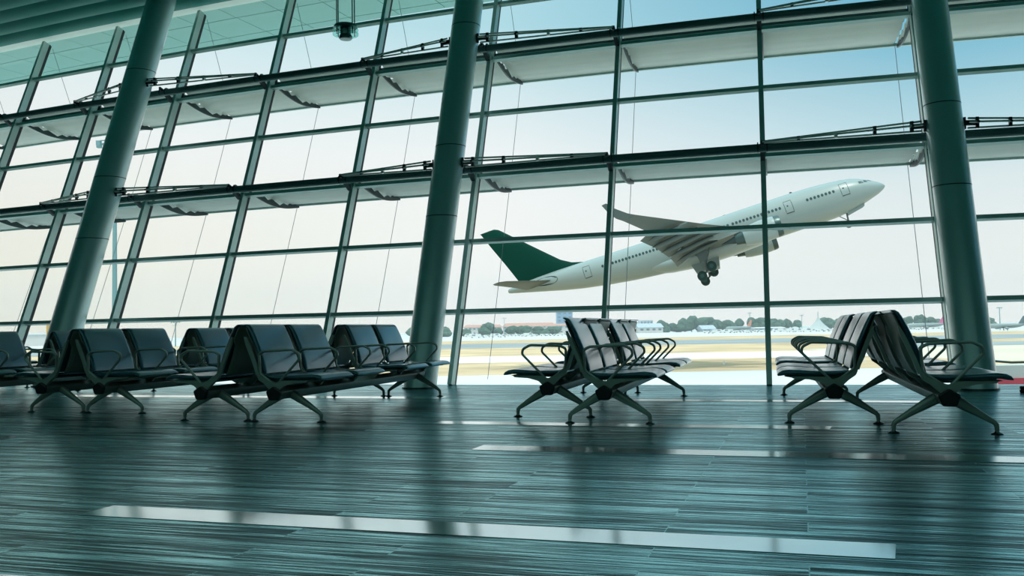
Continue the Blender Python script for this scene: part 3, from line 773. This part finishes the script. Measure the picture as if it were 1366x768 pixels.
        bm = NB(); loft(bm, [[(-17.6, yc - .18, -1.75), (-17.6, yc + .18, -1.75), (-17.6, yc + .18, -1.62), (-17.6, yc - .18, -1.62)], [(-20.5, yc - .25, -2.2), (-20.5, yc + .25, -2.2), (-20.5, yc + .25, -1.35), (-20.5, yc - .25, -1.35)], [(-24.5, yc - .2, -2.35), (-24.5, yc + .2, -2.35), (-24.5, yc + .2, -1.3), (-24.5, yc - .2, -1.3)], [(-26.8, yc - .06, -1.75), (-26.8, yc + .06, -1.75), (-26.8, yc + .06, -1.5), (-26.8, yc - .06, -1.5)]]); O('pylon', bm, M['white'], en)
        # main gear
        yg = side * 5.5
        bm = NB(); tube(bm, [(-27.0, yg, -1.9), (-27.4, yg, -5.7)], .2, 12); tube(bm, [(-26.0, yg, -2.5), (-27.3, yg, -4.7)], .09, 8); tube(bm, [(-28.4, yg - side * 1.6, -2.6), (-27.3, yg, -4.4)], .09, 8)
        fr, bk_ = Vector((-26.62, yg, -5.25)), Vector((-28.3, yg, -6.2)); tube(bm, [fr, bk_], .14, 10)
        for p in (fr, bk_): tube(bm, [p + Vector((0, -.75, 0)), p + Vector((0, .75, 0))], .09, 8)
        gr = O('landing_gear', bm, M['wingm'])
        for p in (fr, bk_):
            for s in (-1, 1):
                bm = NB(); c = p + Vector((0, s * .68, 0)); n = 24
                loft(bm, [[c + Vector((r_ * math.cos(2 * PI * j / n), y_, r_ * math.sin(2 * PI * j / n))) for j in range(n)] for y_, r_ in ((-.24, .40), (-.24, .58), (-.16, .70), (.16, .70), (.24, .58), (.24, .40))])
                wh = O('wheel', bm, M['tyre'], gr)
                bm = NB(); loft(bm, [[c + Vector((r_ * math.cos(2 * PI * j / n), y_, r_ * math.sin(2 * PI * j / n))) for j in range(n)] for y_, r_ in ((-.245, .24), (-.245, .30), (.245, .30), (.245, .24))]); O('wheel_hub', bm, M['hub'], wh)
        bm = NB(); hexa(bm, [(-26.4, yg + side * .35, -2.3), (-28.2, yg + side * .35, -2.5), (-28.0, yg + side * .40, -4.3), (-26.8, yg + side * .40, -4.1)] + [(-26.4, yg + side * .42, -2.3), (-28.2, yg + side * .42, -2.5), (-28.0, yg + side * .47, -4.3), (-26.8, yg + side * .47, -4.1)]); O('gear_door', bm, M['wingm'], gr)
        bm = NB(); hexa(bm, [(-25.2, side * 2.2, -3.9), (-29.4, side * 2.2, -3.9), (-29.0, side * 2.9, -5.3), (-25.6, side * 2.9, -5.3)] + [(-25.2, side * 2.12, -3.9), (-29.4, side * 2.12, -3.9), (-29.0, side * 2.82, -5.3), (-25.6, side * 2.82, -5.3)]); O('gear_door', bm, M['white'], gr)
    # nose gear
    bm = NB(); tube(bm, [(-6.1, 0, -3.4), (-6.3, 0, -5.2)], .12, 10); tube(bm, [(-7.3, 0, -3.6), (-6.3, 0, -4.6)], .06, 8); tube(bm, [(-6.3, -.4, -5.2), (-6.3, .4, -5.2)], .07, 8)
    ng = O('nose_gear', bm, M['wingm'])
    for s in (-1, 1):
        bm = NB(); c = Vector((-6.3, s * .36, -5.2)); n = 20
        loft(bm, [[c + Vector((r_ * math.cos(2 * PI * j / n), y_, r_ * math.sin(2 * PI * j / n))) for j in range(n)] for y_, r_ in ((-.16, .3), (-.12, .5), (.12, .5), (.16, .3))]); O('wheel', bm, M['tyre'], ng)
        bm = NB(); hexa(bm, [(-3.4, s * .5, -2.9), (-6.0, s * .5, -3.2), (-6.0, s * .65, -3.95), (-3.6, s * .65, -3.45)] + [(-3.4, s * .55, -2.9), (-6.0, s * .55, -3.2), (-6.0, s * .7, -3.95), (-3.6, s * .7, -3.45)]); O('gear_door', bm, M['white'], ng)
    # small aerials
    bm = NB(); 
    for x, d in ((-12, .5), (-22, .4), (-33, .45)): hexa(bm, [(x, -.03, 1.6), (x - .6, -.03, 1.6), (x - .7, -.02, 1.75 + d * .5), (x - .45, -.02, 1.75 + d * .5), (x, .03, 1.6), (x - .6, .03, 1.6), (x - .7, .02, 1.75 + d * .5), (x - .45, .02, 1.75 + d * .5)])
    O('aerial', bm, M['line'])
    return root
pl = aircraft()
y_, p_, r_ = -.2407452, .29122753, -.01627865
Z3 = Matrix.Rotation(y_, 3, 'Z'); Y3 = Matrix(((math.cos(p_), 0, -math.sin(p_)), (0, 1, 0), (math.sin(p_), 0, math.cos(p_)))); X3 = Matrix.Rotation(r_, 3, 'X')
mw = (Z3 @ Y3 @ X3).to_4x4(); mw.translation = (53.42, 130.64, 21.85)
pl.matrix_world = mw
tag(pl, 'white airliner with a dark green tail climbing steeply after take-off, wheels down', 'airplane')

# ------------------------------------------------------------------ far side of the airfield
def tree(px, D, hpx, wpx, conifer=False):
    h = hpx * D / FPX; wd = wpx * D / FPX
    base_ = seen(px, D)
    root = empty('tree', base_); tag(root, 'hazy dark green tree in the distant line beyond the airfield', 'tree', 'distant trees beyond the airfield')
    bm = NB(); tube(bm, [(0, 0, 0), (0, 0, h * .5)], [h * .035, h * .02], 6); obj('trunk', bm, M['trunk'], root)
    bm = NB()
    for q in range(9):
        a = random.random() * 6.28; rr_ = random.random() * .42; c = Vector((wd * rr_ * math.cos(a), wd * rr_ * math.sin(a), h * (.22 + .5 * random.random()))); s = wd * random.uniform(.26, .42)
        r_ = bmesh.ops.create_icosphere(bm, subdivisions=2, radius=1)
        for v in r_['verts']:
            k = 1 + random.uniform(-.14, .14); v.co = Vector((v.co.x * s * k, v.co.y * s * k, v.co.z * min(s, h * .32) * k)) + c
    obj('crown', bm, M['tree'], root)
# (px, height px above local base, width px)
for px, D, hp, wp in [(556, 900, 15, 20), (575, 900, 17, 24), (592, 900, 14, 20), (622, 880, 10, 16), (646, 880, 18, 20), (662, 880, 11, 14), (682, 880, 13, 18), (698, 880, 14, 20), (716, 890, 12, 22), (735, 900, 11, 20), (884, 960, 17, 16), (900, 960, 14, 16), (912, 960, 18, 20), (921, 960, 22, 18), (934, 960, 19, 24), (950, 960, 17, 20), (968, 960, 15, 18), (985, 970, 16, 16), (1003, 960, 20, 16), (1014, 960, 18, 16), (1024, 960, 16, 14), (1034, 960, 16, 16), (1048, 970, 15, 16), (1102, 980, 17, 20), (1118, 980, 16, 18), (1136, 980, 16, 20), (1206, 900, 17, 14), (1222, 880, 21, 13), (1231, 880, 20, 12), (1243, 890, 16, 16), (1262, 900, 15, 18), (1060, 980, 14, 14), (1172, 980, 15, 18), (1190, 980, 15, 16), (1318, 960, 12, 14)]:
    tree(px, D, hp, wp)
def building(name, label, pxl, pxr, py_top, D, depth, wallm, roofm=None, roof_h=0, floors=2, ncol=8, gable=False, cat='building'):
    xl, xr = seen(pxl, D).x, seen(pxr, D).x; zt = hgt(py_top, (pxl + pxr) / 2, D)
    root = empty(name, ((xl + xr) / 2, D + depth / 2, ZG)); tag(root, label, cat)
    w2 = (xr - xl) / 2; H = zt - ZG - roof_h
    bm = NB(); box(bm, (-w2, -depth / 2, 0), (w2, depth / 2, H)); obj('wall', bm, wallm, root)
    if roofm:
        bm = NB()
        if gable: loft(bm, [[(-w2 - 1, -depth / 2 - 1, H), (-w2 - 1, depth / 2 + 1, H), (-w2 - 1, 0, H + roof_h)], [(w2 + 1, -depth / 2 - 1, H), (w2 + 1, depth / 2 + 1, H), (w2 + 1, 0, H + roof_h)]])
        else: loft(bm, [[(-w2 - 1, -depth / 2 - 1, H), (w2 + 1, -depth / 2 - 1, H), (w2 + 1, depth / 2 + 1, H), (-w2 - 1, depth / 2 + 1, H)], [(-w2 * .9, -depth * .2, H + roof_h), (w2 * .9, -depth * .2, H + roof_h), (w2 * .9, depth * .2, H + roof_h), (-w2 * .9, depth * .2, H + roof_h)]])
        obj('roof', bm, roofm, root)
    for fl_ in range(floors):
        for c in range(ncol):
            x = -w2 + (c + .5) * 2 * w2 / ncol; z = H * (fl_ + .45) / floors; ww = w2 / ncol * .5
            bm = NB(); box(bm, (x - ww, -depth / 2 - .08, z), (x + ww, -depth / 2, z + H / floors * .35)); obj('window', bm, M['bwin'], root)
    return root
building('terminal_block', 'long red-roofed block at the horizon just right of the middle column', 618, 668, 433, 930, 25, M['bwall'], M['broof'], 2.5, 2, 9)
building('terminal_block', 'tallest long red-roofed block at the horizon, left of the blue-grey tower', 670, 740, 430.5, 940, 30, M['bwall'], M['broof'], 3.5, 3, 12)
building('tower_block', 'plain blue-grey tower block rising over the horizon buildings', 742, 763, 416, 1000, 22, M['tower'], None, 0, 6, 3)
building('terminal_block', 'red-roofed block at the horizon directly in front of the blue-grey tower', 735, 800, 431, 960, 22, M['bwall'], M['broof'], 2, 2, 8)
building('hangar', 'pale hangar with shallow gable roof at the left end of the far trees', 851, 883, 431, 900, 40, M['bwall'], M['bgrey'], 4, 1, 4, True)
building('hangar', 'grey low hangar in front of the far trees, left of the orange-tailed plane', 936, 953, 433.5, 930, 30, M['bgrey'], M['bgrey'], 4, 1, 3, True)
building('terminal_block', 'flat grey building on the skyline left of the far trees, behind the pale hangar', 853, 870, 427, 1050, 20, M['bgrey'], None, 0, 2, 4)
building('cargo_building', 'low grey flat-roofed building behind the right end of the tree line', 1003, 1046, 436, 900, 25, M['bgrey'], M['bwall'], 1, 1, 6)
building('yellow_building', 'small yellow clad building outside at the left, seen just left of the left column', 62, 90, 430, 300, 12, M['yellow'], M['bgrey'], .6, 1, 3)
building('pale_building', 'long low pale building on the hazy horizon at the far left', -20, 60, 445, 700, 20, M['bwall'], M['bgrey'], 1, 0, 0)
# tent-like pavilion with peak and small domes
tb = seen(1090, 850); root = empty('tent_pavilion', tb); tag(root, 'grey peaked tent-like pavilion on the horizon behind the right benches', 'pavilion')
k = 850 / FPX
bm = NB(); prof = []
rings = []
for s in [q / 8 for q in range(9)]:
    h = (20 * k) * (1 - (1 - s) ** 1.0) ; r_ = (17 * k) * (1 - s) ** 1.7 + .3
    rings.append([(r_ * math.cos(2 * PI * j / 12) * (1 + .1 * (j % 2)) - 0, r_ * .6 * math.sin(2 * PI * j / 12), h) for j in range(12)])
loft(bm, rings); obj('canopy', bm, M['tent'], root, smooth=20)
bm = NB(); tube(bm, [(0, 0, 15 * k), (0, 0, 25 * k)], .3, 6); obj('spire', bm, M['mast'], root)
for q, (px, rp, lb) in enumerate(((1072, 8, 'small grey dome on the horizon, touching the tent-like pavilion'), (1059, 7, 'small grey dome on the horizon, two domes left of the tent pavilion'))):
    bm = NB(); lathe(bm, [(rp * k * math.cos(R(a)), rp * k * .8 * math.sin(R(a))) for a in (0, 20, 40, 60, 75, 90)], n=16); o = obj('dome', bm, M['tent'], smooth=40); o.location = seen(px, 850); tag(o, lb, 'dome')

# parked aircraft
def small_plane(px, D, L, heading, tailm, label, scale=1):
    root = empty('parked_airliner', seen(px, D)); root.rotation_euler = (0, 0, heading); tag(root, label, 'airplane')
    r0 = L * .052; z0 = r0 * 1.9
    st = [(L * .5, .05), (L * .49, .4), (L * .46, .75), (L * .4, 1), (-L * .2, 1), (-L * .35, .8), (-L * .46, .4), (-L * .5, .12)]
    bm = NB(); loft(bm, [[(x, r0 * f * math.cos(2 * PI * j / 16), z0 + r0 * (1 - f) * (.6 if x < 0 else -.1) + r0 * f * math.sin(2 * PI * j / 16)) for j in range(16)] for x, f in st]); obj('fuselage', bm, M['white'], root, smooth=40)
    bm = NB(); loft(bm, [[(-L * .33, -.2, z0 + r0 * .8), (-L * .33, .2, z0 + r0 * .8), (-L * .47, .2, z0 + r0 * .8), (-L * .47, -.2, z0 + r0 * .8)], [(-L * .45, -.1, z0 + r0 + L * .16), (-L * .45, .1, z0 + r0 + L * .16), (-L * .52, .1, z0 + r0 + L * .16), (-L * .52, -.1, z0 + r0 + L * .16)]]); obj('tail_fin', bm, tailm, root)
    for s in (-1, 1):
        bm = NB(); loft(bm, [airfoil((L * .12, s * r0 * .8, z0 - r0 * .6), (-L * .1, s * r0 * .8, z0 - r0 * .6), .5, (0, 0, 1)), airfoil((-L * .14, s * L * .45, z0 + .8), (-L * .18, s * L * .45, z0 + .8), .15, (0, 0, 1))]); obj('wing', bm, M['wingm'], root)
        bm = NB(); loft(bm, [airfoil((-L * .40, s * .3, z0 + r0 * .4), (-L * .48, s * .3, z0 + r0 * .4), .2, (0, 0, 1)), airfoil((-L * .48, s * L * .17, z0 + r0 * .7), (-L * .51, s * L * .17, z0 + r0 * .7), .08, (0, 0, 1))]); obj('tailplane', bm, M['wingm'], root)
        bm = NB(); tube(bm, [(L * .10, s * L * .16, z0 - r0 * .9), (L * .02, s * L * .16, z0 - r0 * .9)], [r0 * .5, r0 * .42], 12); obj('engine', bm, M['white'], root, smooth=40)
        bm = NB(); tube(bm, [(-L * .02, s * r0 * 1.2, 0), (-L * .02, s * r0 * 1.2, z0 - r0 * .5)], .25, 8); obj('landing_gear', bm, M['tyre'], root)
    bm = NB(); tube(bm, [(L * .38, 0, 0), (L * .38, 0, z0 - r0 * .6)], .2, 8); obj('nose_gear', bm, M['tyre'], root)
    return root
small_plane(984, 820, 34, R(215), M['orange'], 'distant parked white plane with a pale orange tail')
small_plane(1233, 760, 34, R(186), M['pink'], 'distant parked white plane with a magenta tail left of the right column')
small_plane(1338, 560, 28, R(188), M['tailgrey'], 'parked white plane with dark tail at the right edge')
# vehicles along the far apron
def vehicle(kind):
    root = empty('service_vehicle')
    bm = NB(); L_, W_, H_ = (5.5, 2.2, 1.9) if kind == 0 else (8.5, 2.5, 3.0)
    loft(bm, [[(-L_ / 2, -W_ / 2, .4), (L_ / 2, -W_ / 2, .4), (L_ / 2, -W_ / 2, H_ * .55), (L_ * .3, -W_ / 2, H_), (-L_ / 2, -W_ / 2, H_)], [(-L_ / 2, W_ / 2, .4), (L_ / 2, W_ / 2, .4), (L_ / 2, W_ / 2, H_ * .55), (L_ * .3, W_ / 2, H_), (-L_ / 2, W_ / 2, H_)]]); obj('body', bm, M['vehicle'], root)
    for x in (-L_ * .3, L_ * .3):
        for y in (-1, 1):
            bm = NB(); tube(bm, [(x, y * (W_ / 2 - .1), .42), (x, y * (W_ / 2 + .1), .42)], .42, 10); obj('wheel', bm, M['tyre'], root)
    bm = NB(); box(bm, (L_ * .0, -W_ / 2 - .03, H_ * .55), (L_ * .3, W_ / 2 + .03, H_ * .85)); obj('window', bm, M['bwin'], root)
    return root
vp = [vehicle(0), vehicle(1)]; first = [True, True]
spots = [(x, random.uniform(700, 830)) for x in list(range(624, 752, 9)) + list(range(940, 1020, 7)) + list(range(1036, 1120, 8)) + list(range(1196, 1262, 7)) + list(range(1322, 1350, 6))]
for q, (px, D) in enumerate(spots):
    kk = random.choice((0, 0, 1))
    if first[kk]: o = vp[kk]; first[kk] = False
    else: o = copy_tree(vp[kk])
    o.location = seen(px + random.uniform(-2, 2), D); o.rotation_euler = (0, 0, random.choice((0, PI, .4, -.3)))
    tag(o, ('small pale van' if kk == 0 else 'pale service truck') + ' parked among the vehicles on the distant apron', 'vehicle', 'distant vans' if kk == 0 else 'distant trucks')
# masts
def mast(px, D, py_top, label, ring=1.2, rad=.3):
    b_ = seen(px, D); h = hgt(py_top, px, D) - ZG
    root = empty('floodlight_mast', b_); tag(root, label, 'mast')
    bm = NB(); tube(bm, [(0, 0, 0), (0, 0, h)], [rad * 1.3, rad * .7], 10); obj('pole', bm, M['mast'], root, smooth=40)
    bm = NB()
    for zz, rr_ in ((h, ring), (h - ring * .9, ring * .7)):
        pts = [(rr_ * math.cos(2 * PI * j / 12), rr_ * math.sin(2 * PI * j / 12), zz) for j in range(12)]; tube(bm, pts, rad * .3, 6, closed=True)
        for j in (0, 3, 6, 9): tube(bm, [(0, 0, zz), pts[j]], rad * .25, 5)
    obj('lamp_ring', bm, M['mast'], root)
    for j in range(8):
        a = 2 * PI * j / 8; bm = NB(); x, y = ring * math.cos(a), ring * math.sin(a)
        box(bm, (x - ring * .13, y - ring * .13, h - ring * .28), (x + ring * .13, y + ring * .13, h + ring * .02)); obj('floodlight', bm, M['mast'], root)
    return root
mast(153, 150, 191, 'tall floodlight mast outside, half hidden behind the left column', 2.6, .36)
mast(555, 800, 421, 'thin distant light mast just left of the middle column', 1.5, .25)
mast(672, 800, 424, 'thin distant light mast right of the middle column, above the red roofs', 1.5, .25)
mast(1068, 800, 420, 'thin distant light mast left of the tent pavilion', 1.5, .25)
mast(999, 800, 417, 'thin distant light mast above the orange-tailed plane', 1.5, .25)
mast(1332, 600, 410, 'distant light mast right of the right column', 1.5, .3)
mast(234, 500, 429, 'distant lattice-like mast seen between the two left bench groups', 2.2, .3)

# haze lying over the airfield
bm = NB(); box(bm, (-1200, 250, ZG + .5), (1200, 1500, 70))
hz = obj('haze', bm, bpy.data.materials.new('haze')); tag(hz, 'thin bright haze over the airfield', 'haze', kind='stuff')
hm = hz.data.materials[0]; hm.use_nodes = True; t = hm.node_tree; t.nodes.clear()
vs = t.nodes.new('ShaderNodeVolumeScatter'); vs.inputs['Color'].default_value = (.93, .98, 1, 1); vs.inputs['Density'].default_value = .00042; vs.inputs['Anisotropy'].default_value = .2
oo = t.nodes.new('ShaderNodeOutputMaterial'); t.links.new(vs.outputs[0], oo.inputs['Volume'])
